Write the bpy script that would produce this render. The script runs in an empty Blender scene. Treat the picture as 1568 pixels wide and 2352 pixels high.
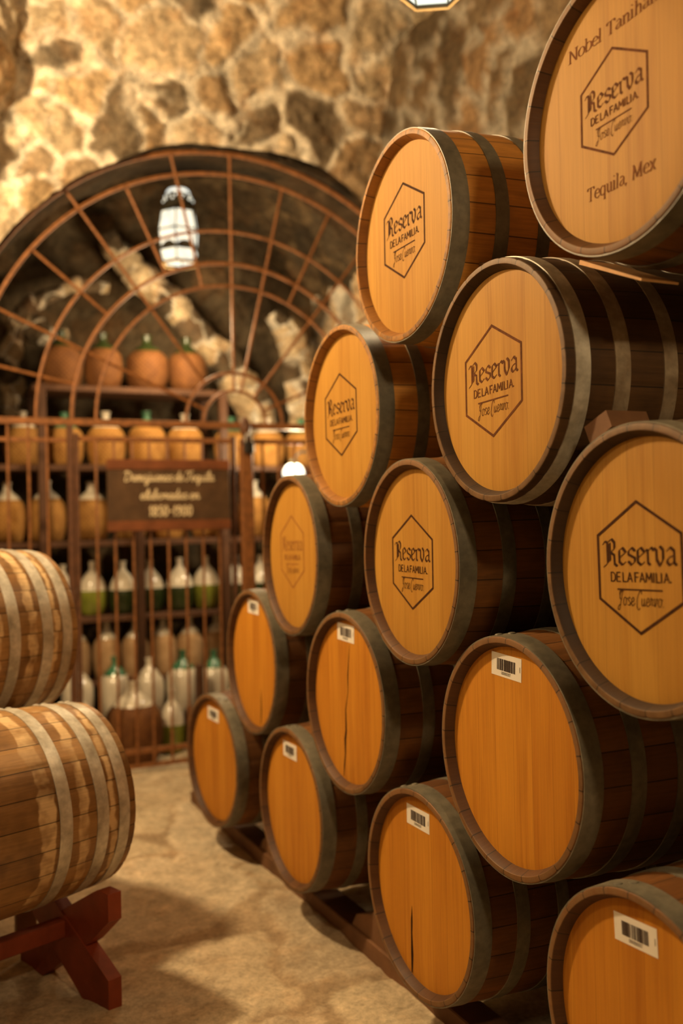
import bpy, math, random
import numpy as np
from mathutils import Vector, Matrix
R = math.radians
PI = math.pi
sc = bpy.context.scene
col = sc.collection

# ------------------------------------------------------------------ camera
CAM = Vector((-1.36916, -4.33588, 1.51902))
YAW, PITCH, ROLL, FPX = 0.43963, 0.00769, -0.020055, 2263.17
fw = Vector((math.sin(YAW) * math.cos(PITCH), math.cos(YAW) * math.cos(PITCH), math.sin(PITCH)))
rt = Vector((math.cos(YAW), -math.sin(YAW), 0))
up = rt.cross(fw)
r2 = rt * math.cos(ROLL) + up * math.sin(ROLL)
u2 = -rt * math.sin(ROLL) + up * math.cos(ROLL)
cd = bpy.data.cameras.new('camera')
cam = bpy.data.objects.new('camera', cd)
col.objects.link(cam)
cam.matrix_world = Matrix((
    (r2.x, u2.x, -fw.x, CAM.x), (r2.y, u2.y, -fw.y, CAM.y), (r2.z, u2.z, -fw.z, CAM.z), (0, 0, 0, 1)))
cd.sensor_fit = 'VERTICAL'
cd.sensor_height = 36
cd.lens = FPX / 2352 * 36
cd.clip_start = .05
cd.dof.use_dof = True
cd.dof.focus_distance = 2.48
cd.dof.aperture_fstop = 1.5
sc.camera = cam

# ------------------------------------------------------------------ render look, world, lights
sc.view_settings.view_transform = 'Standard'
sc.view_settings.look = 'None'
sc.view_settings.gamma = 1
sc.view_settings.use_curve_mapping = False
sc.view_settings.exposure = 0.0
sc.cycles.use_denoising = True
sc.cycles.max_bounces = 8
sc.cycles.diffuse_bounces = 4
sc.cycles.sample_clamp_indirect = 4
w = bpy.data.worlds.new('cellar_air')
sc.world = w
w.use_nodes = True
w.node_tree.nodes['Background'].inputs[0].default_value = (1, .72, .4, 1)
w.node_tree.nodes['Background'].inputs[1].default_value = .01

WARM = (1, .71, .38)
def point(name, loc, power, color=WARM, radius=.08):
    l = bpy.data.lights.new(name, 'POINT')
    l.energy = power
    l.color = color
    l.shadow_soft_size = radius
    o = bpy.data.objects.new(name, l)
    o.location = loc
    col.objects.link(o)
    return o
# the ceiling lamps over the left-hand side of the aisle (all outside the frame)
point('aisle_lamp_light', (-2.35, -1.15, 3.0), 60, radius=.07)
point('aisle_lamp_light', (-.45, -4.9, 3.3), 110, radius=.12)
point('aisle_lamp_light', (-1.68, -.28, 3.5), 415, radius=.08)

# ------------------------------------------------------------------ node helpers
class NT:
    def __init__(s, name, rough=.6, spec=.4, metal=0.0):
        s.m = bpy.data.materials.new(name)
        s.m.use_nodes = True
        s.t = s.m.node_tree
        s.b = s.t.nodes['Principled BSDF']
        s.b.inputs['Roughness'].default_value = rough
        s.b.inputs['Specular IOR Level'].default_value = spec
        s.b.inputs['Metallic'].default_value = metal
    def n(s, typ, **kw):
        n = s.t.nodes.new(typ)
        for k, v in kw.items():
            setattr(n, k, v)
        return n
    def put(s, sock, v):
        if hasattr(v, 'is_output'):
            s.t.links.new(v, sock)
        elif v is not None:
            if hasattr(sock.default_value, '__len__') and not hasattr(v, '__len__'):
                v = (v,) * len(sock.default_value)
            if hasattr(v, '__len__') and len(v) == 3 and len(sock.default_value) == 4:
                v = (*v, 1)
            sock.default_value = v
    def math(s, op, a, b=None, c=None, clamp=False):
        n = s.n('ShaderNodeMath', operation=op, use_clamp=clamp)
        s.put(n.inputs[0], a)
        if b is not None: s.put(n.inputs[1], b)
        if c is not None: s.put(n.inputs[2], c)
        return n.outputs[0]
    def vmath(s, op, a, b):
        n = s.n('ShaderNodeVectorMath', operation=op)
        s.put(n.inputs[0], a); s.put(n.inputs[1], b)
        return n.outputs[0]
    def mix(s, f, a, b, mode='MIX'):
        n = s.n('ShaderNodeMix', data_type='RGBA', blend_type=mode)
        s.put(n.inputs[0], f); s.put(n.inputs[6], a); s.put(n.inputs[7], b)
        return n.outputs[2]
    def rng(s, v, a, b, c=0.0, d=1.0, smooth=False):
        n = s.n('ShaderNodeMapRange', interpolation_type='SMOOTHSTEP' if smooth else 'LINEAR')
        for i, x in enumerate((v, a, b, c, d)):
            s.put(n.inputs[i], x)
        return n.outputs[0]
    def obj(s):
        return s.n('ShaderNodeTexCoord').outputs['Object']
    def sep(s, v):
        n = s.n('ShaderNodeSeparateXYZ'); s.put(n.inputs[0], v)
        return n.outputs
    def comb(s, x, y, z):
        n = s.n('ShaderNodeCombineXYZ')
        for i, v in enumerate((x, y, z)): s.put(n.inputs[i], v)
        return n.outputs[0]
    def noise(s, v, scale=5, detail=3, rough=.5, dist=0):
        n = s.n('ShaderNodeTexNoise')
        s.put(n.inputs['Vector'], v)
        n.inputs['Scale'].default_value = scale
        n.inputs['Detail'].default_value = detail
        n.inputs['Roughness'].default_value = rough
        n.inputs['Distortion'].default_value = dist
        return n.outputs['Fac']
    def white(s, x):
        n = s.n('ShaderNodeTexWhiteNoise', noise_dimensions='1D')
        s.put(n.inputs['W'], x)
        return n.outputs['Value']
    def rnd(s):
        return s.n('ShaderNodeObjectInfo').outputs['Random']
    def bump(s, h, strength=.3, dist=.01, prev=None):
        n = s.n('ShaderNodeBump')
        n.inputs['Strength'].default_value = strength
        n.inputs['Distance'].default_value = dist
        s.put(n.inputs['Height'], h)
        if prev is not None: s.put(n.inputs['Normal'], prev)
        s.t.links.new(n.outputs[0], s.b.inputs['Normal'])
        return n.outputs[0]
    def color(s, c):
        s.put(s.b.inputs['Base Color'], c)
        return s

def plain(name, c, rough=.6, spec=.4, metal=0.0, var=.25, scale=18, bump=.1):
    t = NT(name, rough, spec, metal)
    v = t.noise(t.obj(), scale, 4, .6)
    t.color(t.mix(1, c, t.rng(v, .25, .75, 1 - var, 1 + var), 'MULTIPLY'))
    if bump: t.bump(t.noise(t.obj(), scale * 4, 3), bump, .004)
    return t.m

def emit(name, c, strength):
    t = NT(name)
    t.color((.6, .6, .55))
    t.b.inputs['Emission Color'].default_value = (*c, 1)
    t.b.inputs['Emission Strength'].default_value = strength
    return t.m

def mat_head(name, ca, cb, cc):
    """flat barrel head of vertical boards with fine grain"""
    t = NT(name, .62, .2)
    o = t.obj(); s = t.sep(o); r = t.rnd()
    y = t.math('ADD', s[1], t.math('MULTIPLY', r, .13))
    wv = t.math('MULTIPLY', t.noise(t.comb(0, 0, t.math('MULTIPLY_ADD', r, 9, s[2])), 3, 1), .006)
    f = t.math('MULTIPLY', t.math('ADD', y, wv), 13.0)
    idx = t.math('FLOOR', f); fr = t.math('FRACT', f)
    w1 = t.white(t.math('MULTIPLY_ADD', r, 91.7, idx))
    rv = t.comb(t.math('MULTIPLY', r, 40), t.math('MULTIPLY_ADD', idx, .37, s[1]), s[2])
    g1 = t.noise(t.vmath('MULTIPLY', rv, (1, 230, 5)), 1, 3, .6)
    g2 = t.noise(t.vmath('MULTIPLY', rv, (1, 32, 1.6)), 1, 3, .55, .4)
    g3 = t.noise(t.vmath('MULTIPLY', rv, (1, 5, 2.2)), 1, 2, .5)
    c = t.mix(w1, ca, cb)
    c = t.mix(t.rng(g2, .5, .78, 0, .75), c, cc)
    c = t.mix(t.rng(g3, .5, .8, 0, .45), c, cc)
    c = t.mix(1, c, t.rng(g1, .25, .75, .87, 1.08), 'MULTIPLY')
    seam = t.math('LESS_THAN', fr, .022)
    c = t.mix(t.math('MULTIPLY', seam, .3), c, tuple(x * .4 for x in cc))
    t.color(c)
    t.bump(g1, .08, .002)
    return t.m

NST = 24
def mat_staves(name, ca, cb, dark, bands=(), pale=(.6, .38, .18), rough=.6, patch=.5):
    """curved barrel body: one colour per stave, grain along the axis, dark joints"""
    t = NT(name, rough, .35)
    o = t.obj(); s = t.sep(o); r = t.rnd()
    an = t.math('MULTIPLY', t.math('ARCTAN2', s[1], s[2]), NST / (2 * PI))
    idx = t.math('FLOOR', an); fr = t.math('FRACT', an)
    w1 = t.white(t.math('MULTIPLY_ADD', r, 57.3, idx))
    w2 = t.white(t.math('MULTIPLY_ADD', r, 23.9, t.math('ADD', idx, 77)))
    gv = t.comb(t.math('MULTIPLY_ADD', w1, 13, s[0]), t.math('MULTIPLY', an, .09), t.math('MULTIPLY', r, 30))
    g1 = t.noise(t.vmath('MULTIPLY', gv, (9, 130, 1)), 1, 3, .6)
    g2 = t.noise(t.vmath('MULTIPLY', gv, (4, 18, 1)), 1, 3, .6, .5)
    blot = t.noise(t.vmath('ADD', o, t.comb(t.math('MULTIPLY', r, 20), 0, 0)), 7, 3, .6)
    c = t.mix(w1, ca, cb)
    c = t.mix(t.rng(blot, .45, .75, 0, patch), c, dark)
    c = t.mix(t.rng(g2, .5, .8, 0, .45), c, dark)
    for (x0, x1) in bands:
        e = t.math('ADD', s[0], t.math('MULTIPLY', t.math('SUBTRACT', w2, .5), .016))
        e = t.math('ADD', e, t.math('MULTIPLY', t.math('SUBTRACT', blot, .5), .07))
        q = t.math('MULTIPLY', t.rng(e, x0 - .004, x0 + .004, smooth=True), t.rng(e, x1 - .004, x1 + .004, 1, 0, smooth=True))
        q = t.math('MULTIPLY', q, t.rng(w1, .0, .5, .5, 1))
        q = t.math('MULTIPLY', q, t.rng(t.noise(t.vmath('ADD', o, (5, 1, 2)), 9, 3, .6), .36, .56))
        c = t.mix(t.math('MULTIPLY', q, .85), c, pale)
    c = t.mix(1, c, t.rng(g1, .25, .75, .8, 1.15), 'MULTIPLY')
    d = t.math('MINIMUM', fr, t.math('SUBTRACT', 1, fr))
    rad = t.math('SQRT', t.math('ADD', t.math('MULTIPLY', s[1], s[1]), t.math('MULTIPLY', s[2], s[2])))
    inner = t.math('MULTIPLY', t.rng(rad, .2798, .2808, 1, 0), t.math('GREATER_THAN', s[0], .0006))
    c = t.mix(t.math('MULTIPLY', inner, .6), c, dark)
    worn = t.math('MULTIPLY', t.rng(s[0], .0005, .0022, 1, 0), t.rng(t.noise(o, 22, 3, .6), .32, .62, .25, .95))
    c = t.mix(worn, c, (.17, .09, .035))
    c = t.mix(t.rng(d, .006, .03, .9, 0), c, (.012, .007, .003))
    t.color(c)
    t.bump(g1, .15, .003)
    return t.m

def mat_hoop(name, ca, cb, rough, spec, metal=0.0):
    t = NT(name, rough, spec, metal)
    o = t.obj(); r = t.rnd()
    v = t.vmath('ADD', o, t.comb(t.math('MULTIPLY', r, 30), 0, 0))
    a = t.noise(v, 9, 4, .62); b = t.noise(v, 45, 3, .6)
    c = t.mix(t.rng(a, .35, .68), ca, cb)
    c = t.mix(1, c, t.rng(b, .3, .7, .8, 1.2), 'MULTIPLY')
    t.color(c)
    t.bump(b, .12, .003)
    return t.m

def mat_stone(name, rough=.92, k=1.0):
    t = NT(name, rough, .15)
    a = t.n('ShaderNodeAttribute', attribute_name='stone')
    o = t.obj()
    n1 = t.noise(o, 13, 6, .72); n2 = t.noise(o, 60, 4, .65); n3 = t.noise(o, 6, 4, .6); n4 = t.noise(t.vmath('ADD', o, (7, 3, 1)), 21, 4, .65)
    c = t.mix(1, a.outputs['Color'], t.rng(n1, .32, .68, 1 - .48 * k, 1 + .34 * k), 'MULTIPLY')
    c = t.mix(1, c, t.rng(n2, .3, .7, .74, 1.22), 'MULTIPLY')
    c = t.mix(t.rng(n3, .5, .72, 0, .55 * k), c, t.mix(1, c, (.92, .62, .38), 'MULTIPLY'))
    c = t.mix(t.rng(n4, .58, .70, 0, .6 * k), c, t.mix(1, c, (.34, .27, .2), 'MULTIPLY'))
    t.color(c)
    b = t.bump(n1, .8 * k, .04 * k)
    t.bump(n2, .4, .008, b)
    return t.m

def mat_wicker(name, ca, cb):
    t = NT(name, .75, .2)
    o = t.obj(); s = t.sep(o); r = t.rnd()
    an = t.math('MULTIPLY', t.math('ARCTAN2', s[1], s[0]), 26 / (2 * PI))
    zz = t.math('MULTIPLY', s[2], 62)
    row = t.math('FLOOR', zz)
    ph = t.math('ADD', an, t.math('MULTIPLY', t.math('MODULO', row, 2), .5))
    h = t.math('MULTIPLY', t.math('SINE', t.math('MULTIPLY', ph, 2 * PI)), .5)
    h = t.math('ADD', t.math('MULTIPLY', h, t.math('SINE', t.math('MULTIPLY', t.math('FRACT', zz), PI))), .5)
    nz = t.noise(t.vmath('ADD', o, t.comb(t.math('MULTIPLY', r, 30), 0, 0)), 16, 3)
    c = t.mix(t.rng(nz, .3, .7), ca, cb)
    c = t.mix(1, c, t.rng(h, 0, 1, .7, 1.1), 'MULTIPLY')
    c = t.mix(1, c, t.rng(r, 0, 1, .75, 1.15), 'MULTIPLY')
    t.color(c)
    t.bump(h, .5, .006)
    return t.m

M = {}
M['head_pale'] = mat_head('pale_oak_head', (.475, .25, .042), (.415, .205, .031), (.325, .14, .017))
M['head_amber'] = mat_head('amber_oak_head', (.56, .24, .024), (.48, .19, .017), (.345, .112, .009))
M['staves_brown'] = mat_staves('brown_oak_staves', (.22, .088, .02), (.135, .05, .011), (.035, .015, .006))
M['staves_dark'] = mat_staves('dark_oak_staves', (.105, .05, .016), (.065, .03, .01), (.02, .01, .005))
M['staves_amber'] = mat_staves('amber_oak_staves', (.66, .30, .055), (.52, .22, .036), (.12, .045, .01), patch=.35)
M['staves_light'] = mat_staves('weathered_oak_staves', (.40, .225, .085), (.23, .115, .04), (.065, .03, .012),
                               bands=((.170, .204), (.298, .345), (.080, .098), (.55, .59)), pale=(.70, .50, .27), rough=.42, patch=.75)
M['hoop_dark'] = mat_hoop('blackened_iron', (.115, .104, .075), (.19, .165, .115), .46, .5)
M['hoop_grey'] = mat_hoop('galvanised_iron', (.62, .59, .51), (.30, .265, .20), .42, .6, .25)
M['hoop_worn'] = mat_hoop('worn_iron', (.36, .29, .20), (.17, .11, .06), .5, .5)
M['burn'] = plain('burnt_mark', (.05, .018, .006), .8, .1, var=.5, scale=60, bump=0)
M['burn_mid'] = plain('lighter_burnt_mark', (.115, .04, .012), .8, .1, var=.5, scale=60, bump=0)
M['burn_faint'] = plain('faint_burnt_mark', (.27, .11, .03), .8, .1, var=.3, scale=60, bump=0)
M['ink'] = plain('brown_lettering_ink', (.17, .06, .018), .8, .1, var=.3, scale=60, bump=0)
M['crack'] = plain('dark_split', (.025, .01, .004), .9, .1, bump=0)
M['paper'] = plain('white_sticker', (.80, .76, .68), .7, .2, var=.04, bump=0)
M['barcode'] = plain('printed_black', (.06, .045, .04), .8, .1, var=.1, bump=0)
M['stone'] = mat_stone('rubble_stone')
M['floor_stone'] = mat_stone('worn_floor_stone', .8, .42)
M['rust'] = plain('rusty_wrought_iron', (.23, .088, .024), .6, .45, .15, var=.45, scale=30)
M['rust_dark'] = plain('dark_rusty_iron', (.11, .045, .02), .6, .45, .15, var=.4, scale=30)
M['black_iron'] = plain('black_iron', (.02, .017, .014), .4, .6, .3, var=.3)
M['red_wood'] = plain('red_stained_wood', (.25, .045, .014), .5, .4, var=.35, scale=9)
M['red_wood_cut'] = plain('paler_cut_wood', (.48, .24, .11), .6, .3, var=.2, scale=12)
M['shelf_wood'] = plain('dark_reddish_shelf_wood', (.085, .035, .014), .6, .35, var=.3, scale=8)
M['rack_wood'] = plain('dark_rack_timber', (.16, .075, .032), .7, .3, var=.35, scale=8)
M['sliver_wood'] = plain('pale_wedge_wood', (.60, .32, .12), .6, .3, var=.2, scale=14)
M['sign_wood'] = plain('dark_sign_board', (.085, .045, .02), .6, .3, var=.35, scale=9)
M['sign_wood_red'] = plain('reddish_sign_batten', (.17, .055, .018), .6, .3, var=.35, scale=9)
M['sign_paint'] = plain('cream_sign_paint', (.72, .58, .36), .7, .2, var=.08, bump=0)
M['wicker'] = mat_wicker('tan_wicker', (.48, .24, .06), (.31, .14, .032))
M['wicker_brown_shaded'] = mat_wicker('brown_shaded_wicker', (.19, .075, .02), (.12, .045, .013))  # brown basket colour, also carries the painted shade of the top shelf
M['wicker_pale'] = mat_wicker('pale_wicker', (.56, .36, .19), (.40, .24, .11))
M['glass_pale'] = plain('dusty_clear_glass', (.62, .55, .43), .18, .7, var=.15, scale=10, bump=0)
M['glass_green'] = plain('dark_green_glass', (.022, .032, .008), .25, .6, var=.3, scale=10, bump=0)
M['glass_bright_green'] = plain('green_glass_neck', (.05, .16, .085), .12, .8, var=.2, scale=10, bump=0)
M['glass_yellow_green'] = plain('yellow_green_glass', (.20, .22, .03), .12, .8, var=.3, scale=10, bump=0)  # lighter yellow-green glass used for a few demijohns
M['pane'] = emit('lit_white_pane', (.93, 1.0, .88), .78)
M['pane_hot'] = emit('bright_lit_pane', (.93, 1.0, .92), .9)
M['bulb'] = emit('bright_wall_globe', (1, .93, .78), 1.6)
M['tin'] = plain('dark_lantern_tin', (.05, .045, .03), .45, .5, .4, var=.3)
M['tin_tan'] = plain('tan_lantern_rim', (.40, .27, .12), .5, .5, .2, var=.2)

# ------------------------------------------------------------------ object helpers
def tag(o, label=None, cat=None, group=None, kind=None):
    if label: o['label'] = label
    if cat: o['category'] = cat
    if group: o['group'] = group
    if kind: o['kind'] = kind
    return o
def thing(name, loc, label, cat, group=None, rz=0):
    o = bpy.data.objects.new(name, None)
    o.location = loc
    o.rotation_euler.z = rz
    o.empty_display_size = .05
    col.objects.link(o)
    return tag(o, label, cat, group)
def link(name, mesh, parent=None, loc=None, rot=None):
    o = bpy.data.objects.new(name, mesh)
    col.objects.link(o)
    if parent is not None: o.parent = parent
    if loc is not None: o.location = loc
    if rot is not None: o.rotation_euler = rot
    return o

class MB:
    """collects geometry for ONE mesh"""
    def __init__(s): s.v = []; s.f = []
    def add(s, vs, fs):
        k = len(s.v)
        s.v += [tuple(p) for p in vs]
        s.f += [tuple(i + k for i in f) for f in fs]
        return s
    def box(s, c, d, rot=None, bev=0.0):
        hx, hy, hz = d[0] / 2, d[1] / 2, d[2] / 2
        m = rot if rot is not None else Matrix.Identity(3)
        c = Vector(c)
        if bev <= 0:
            vs = [c + m @ Vector((x * hx, y * hy, z * hz)) for x in (-1, 1) for y in (-1, 1) for z in (-1, 1)]
            return s.add(vs, [(0, 1, 3, 2), (4, 6, 7, 5), (0, 4, 5, 1), (2, 3, 7, 6), (0, 2, 6, 4), (1, 5, 7, 3)])
        b = min(bev, hx * .9, hy * .9, hz * .9)
        vs = []; idx = {}
        for sx in (-1, 1):
            for sy in (-1, 1):
                for sz in (-1, 1):
                    for a in range(3):
                        p = Vector((sx * (hx - (b if a != 0 else 0)), sy * (hy - (b if a != 1 else 0)), sz * (hz - (b if a != 2 else 0))))
                        idx[(sx, sy, sz, a)] = len(vs); vs.append(c + m @ p)
        F = []
        for a in range(3):
            for sg in (-1, 1):
                o = [i for i in range(3) if i != a]
                q = []
                for (p1, p2) in ((-1, -1), (1, -1), (1, 1), (-1, 1)):
                    k = [0, 0, 0]; k[a] = sg; k[o[0]] = p1; k[o[1]] = p2
                    q.append(idx[(*k, a)])
                F.append(tuple(q))
        for a in range(3):
            o = [i for i in range(3) if i != a]
            for p1 in (-1, 1):
                for p2 in (-1, 1):
                    k = [0, 0, 0]; k[o[0]] = p1; k[o[1]] = p2
                    kl = list(k); kh = list(k); kl[a] = -1; kh[a] = 1
                    F.append((idx[(*kl, o[0])], idx[(*kh, o[0])], idx[(*kh, o[1])], idx[(*kl, o[1])]))
        for sx in (-1, 1):
            for sy in (-1, 1):
                for sz in (-1, 1):
                    F.append((idx[(sx, sy, sz, 0)], idx[(sx, sy, sz, 1)], idx[(sx, sy, sz, 2)]))
        return s.add(vs, F)
    def bar(s, a, b, w, t=None, bev=0.0, upv=(0, 0, 1)):
        """rectangular bar from a to b"""
        a, b = Vector(a), Vector(b)
        d = (b - a); L = d.length; d.normalize()
        u = Vector(upv)
        if abs(d.dot(u)) > .98: u = Vector((0, 1, 0))
        y = u.cross(d).normalized(); z = d.cross(y)
        m = Matrix((d, y, z)).transposed()
        return s.box((a + b) / 2, (L, w, t or w), m, bev)
    def tube(s, pts, r, n=8, cap=True):
        pts = [Vector(p) for p in pts]
        rr = r if hasattr(r, '__len__') else [r] * len(pts)
        k0 = len(s.v); prev = None
        for i, p in enumerate(pts):
            d = (pts[min(i + 1, len(pts) - 1)] - pts[max(i - 1, 0)]).normalized()
            if prev is None:
                u = Vector((0, 0, 1)) if abs(d.z) < .9 else Vector((1, 0, 0))
                x = d.cross(u).normalized()
            else:
                x = (prev - d * prev.dot(d)).normalized()
            y = d.cross(x); prev = x
            for j in range(n):
                a = 2 * PI * j / n
                s.v.append(tuple(p + (x * math.cos(a) + y * math.sin(a)) * rr[i]))
        for i in range(len(pts) - 1):
            for j in range(n):
                a = k0 + i * n + j; b = k0 + i * n + (j + 1) % n
                s.f.append((a, b, b + n, a + n))
        if cap:
            s.f.append(tuple(k0 + j for j in range(n))[::-1])
            s.f.append(tuple(k0 + (len(pts) - 1) * n + j for j in range(n)))
        return s
    def lathe(s, prof, n=32, c=(0, 0, 0), rfun=None, axis='z', close=False):
        k0 = len(s.v); c = Vector(c)
        for (r, h) in prof:
            for j in range(n):
                a = 2 * PI * j / n
                q = r if rfun is None else r + rfun(a, r, h)
                if axis == 'z': p = Vector((q * math.cos(a), q * math.sin(a), h))
                else: p = Vector((h, q * math.sin(a), q * math.cos(a)))
                s.v.append(tuple(c + p))
        m = len(prof)
        for i in range(m if close else m - 1):
            i2 = (i + 1) % m
            for j in range(n):
                a = k0 + i * n + j; b = k0 + i * n + (j + 1) % n
                c2 = k0 + i2 * n + (j + 1) % n; d = k0 + i2 * n + j
                s.f.append((a, b, c2, d) if axis == 'z' else (a, d, c2, b))
        if not close:
            if prof[0][0] > 1e-6: s.f.append(tuple(k0 + j for j in range(n))[::-1])
            if prof[-1][0] > 1e-6: s.f.append(tuple(k0 + (m - 1) * n + j for j in range(n)))
        return s
    def prism(s, poly, d, org, ax, ay, az):
        """polygon (2D in ax, ay) extruded by +-d/2 along az"""
        n = len(poly); org, ax, ay, az = Vector(org), Vector(ax), Vector(ay), Vector(az)
        vs = [org + ax * p[0] + ay * p[1] + az * k for k in (-d / 2, d / 2) for p in poly]
        fs = [tuple(range(n))[::-1], tuple(range(n, 2 * n))]
        fs += [(i, (i + 1) % n, (i + 1) % n + n, i + n) for i in range(n)]
        return s.add(vs, fs)
    def mesh(s, name, mat, smooth=True, angle=35):
        me = bpy.data.meshes.new(name)
        me.from_pydata(s.v, [], s.f)
        me.update()
        me.materials.append(M[mat] if isinstance(mat, str) else mat)
        if smooth:
            me.polygons.foreach_set('use_smooth', [True] * len(me.polygons))
            me.set_sharp_from_angle(angle=R(angle))
        return me
    def build(s, name, mat, parent=None, smooth=True, angle=35, loc=None):
        return link(name, s.mesh(name, mat, smooth, angle), parent, loc)

def crom(pts, n=6, closed=False):
    out = []; m = len(pts)
    for i in range(m if closed else m - 1):
        p = [np.array(pts[(i + d) % m if closed else min(max(i + d, 0), m - 1)], float) for d in (-1, 0, 1, 2)]
        for t in np.linspace(0, 1, n, endpoint=False):
            out.append(.5 * (2 * p[1] + (p[2] - p[0]) * t + (2 * p[0] - 5 * p[1] + 4 * p[2] - p[3]) * t * t + (3 * p[1] - p[0] - 3 * p[2] + p[3]) * t ** 3))
    out.append(np.array(pts[0] if closed else pts[-1], float))
    return [tuple(q) for q in out]
# ------------------------------------------------------------------ numpy stone surfaces
def _hash(ix, iy, seed):
    h = (ix.astype(np.int64) * 374761393 + iy.astype(np.int64) * 668265263 + seed * 1442695041) & 0x7fffffff
    h = ((h ^ (h >> 13)) * 1274126177) & 0x7fffffff
    return ((h ^ (h >> 16)) & 0xffff) / 65535.0
def vnoise(x, y, seed):
    ix, iy = np.floor(x), np.floor(y)
    fx, fy = x - ix, y - iy
    fx = fx * fx * (3 - 2 * fx); fy = fy * fy * (3 - 2 * fy)
    a = _hash(ix, iy, seed); b = _hash(ix + 1, iy, seed); c = _hash(ix, iy + 1, seed); d = _hash(ix + 1, iy + 1, seed)
    return (a + (b - a) * fx) * (1 - fy) + (c + (d - c) * fx) * fy
def fbm(x, y, seed, o=4):
    t = 0; a = .5
    for i in range(o):
        t = t + a * vnoise(x, y, seed + i * 17); x = x * 2.03 + 5.1; y = y * 2.03 + 1.7; a *= .5
    return t / (1 - .5 ** o)
def voro(x, y, seed):
    """F1, F2 and the cell's id of a jittered grid"""
    ix, iy = np.floor(x), np.floor(y)
    f1 = np.full(x.shape, 9.0); f2 = np.full(x.shape, 9.0); cid = np.zeros(x.shape)
    for dx in (-2, -1, 0, 1, 2):
        for dy in (-2, -1, 0, 1, 2):
            cx, cy = ix + dx, iy + dy
            px = cx + .5 + (_hash(cx, cy, seed) - .5) * .9
            py = cy + .5 + (_hash(cx, cy, seed + 5) - .5) * .9
            an = (_hash(cx, cy, seed + 8) - .5) * 1.2
            st = .8 + .5 * _hash(cx, cy, seed + 9)
            ex, ey = x - px, y - py
            qx = ex * np.cos(an) + ey * np.sin(an); qy = -ex * np.sin(an) + ey * np.cos(an)
            d = np.sqrt((qx * st) ** 2 + (qy / st) ** 2)
            i = _hash(cx, cy, seed + 11)
            nf = d < f1
            f2 = np.where(nf, f1, np.minimum(f2, d))
            cid = np.where(nf, i, cid)
            f1 = np.where(nf, d, f1)
    return f1, f2, cid
def sstep(a, b, x):
    t = np.clip((x - a) / (b - a), 0, 1)
    return t * t * (3 - 2 * t)
RUBBLE = np.array([(.52, .38, .23), (.25, .19, .12), (.66, .46, .25), (.76, .61, .41), (.27, .215, .145), (.70, .50, .28), (.80, .66, .46), (.60, .47, .30), (.74, .57, .36), (.42, .29, .16)])
MORTAR = np.array((.95, .85, .67))
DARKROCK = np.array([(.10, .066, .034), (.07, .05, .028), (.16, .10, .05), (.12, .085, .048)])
def stone_colors(x, y, cell, seed, pal, mortar, gap=(.06, .20)):
    wx = x + (fbm(x * 3.2, y * 3.2, seed + 50) - .5) * .22 + (fbm(x * 11, y * 11, seed + 52) - .5) * .06
    wy = y + (fbm(x * 3.2, y * 3.2, seed + 60) - .5) * .22 + (fbm(x * 11, y * 11, seed + 62) - .5) * .06
    f1, f2, cid = voro(wx / cell, wy / cell, seed)
    grow = _hash(np.floor(cid * 9999), np.floor(cid * 777), seed + 3)
    m = sstep(gap[0], gap[1], (f2 - f1) - (grow - .45) * .22)
    hi = fbm(x * 7, y * 7, seed + 70)
    m = m * sstep(.18, .42, hi + .12)
    k = np.floor(cid * 0.99999 * len(pal)).astype(int)
    c = pal[k]
    hi2 = fbm(x * 20, y * 20, seed + 80)
    c = c * (.62 + .5 * hi2)[..., None]
    mo = mortar * (.50 + .36 * fbm(x * 6, y * 6, seed + 90) + .34 * fbm(x * 22, y * 22, seed + 95))[..., None]
    out = mo * (1 - m[..., None]) + c * m[..., None]
    ridge = np.exp(-((f2 - f1) / .10) ** 2)
    out = out * (1 + .14 * ridge)[..., None]
    dome = m * (1 - .8 * f1 ** 2)
    disp = dome * .5 + ridge * .3 + (fbm(x * 5, y * 5, seed + 100) - .5) * 1.1 + (fbm(x * 16, y * 16, seed + 110) - .5) * .7
    return out, disp
def stone_obj(name, P, Nn, x, y, cell, amp, seed, pal=RUBBLE, mortar=MORTAR, kind='structure', keep=None, gap=(.06, .20), fade=None, mat='stone'):
    """P, Nn: (nu, nv, 3) points and normals; x, y: surface coordinates in metres"""
    c, d = stone_colors(x, y, cell, seed, pal, mortar, gap)
    if fade is not None: d = d * fade
    Q = P + Nn * (d * amp)[..., None]
    nu, nv = x.shape
    idx = np.arange(nu * nv).reshape(nu, nv)
    q = np.stack([idx[:-1, :-1], idx[1:, :-1], idx[1:, 1:], idx[:-1, 1:]], -1).reshape(-1, 4)
    if keep is not None:
        kf = keep.ravel(); q = q[kf[q].all(axis=1)]
    me = bpy.data.meshes.new(name)
    me.from_pydata(Q.reshape(-1, 3).tolist(), [], q.tolist())
    me.update()
    ca = me.attributes.new('stone', 'FLOAT_COLOR', 'POINT')
    ca.data.foreach_set('color', np.concatenate([c.reshape(-1, 3), np.ones((nu * nv, 1))], 1).ravel().astype(np.float32))
    me.polygons.foreach_set('use_smooth', [True] * len(me.polygons))
    me.materials.append(M[mat])
    o = link(name, me)
    if kind: o['kind'] = kind
    return o
def grid(u0, u1, nu, v0, v1, nv):
    return np.meshgrid(np.linspace(u0, u1, nu), np.linspace(v0, v1, nv), indexing='ij')

# ------------------------------------------------------------------ the setting
WY = 1.54                       # front of the far wall
AX, AZ, AR = .69, 2.15, 1.715    # arch centre and radius
def arch_r(th):
    return AR + .035 * (fbm(np.cos(th) * 4 + 9, np.sin(th) * 4 + 3, 5, 4) - .5) * 2 + .07 * np.exp(-((th - 1.2) / .25) ** 2) + .04 * sstep(.75, 1, -np.cos(th))
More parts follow.
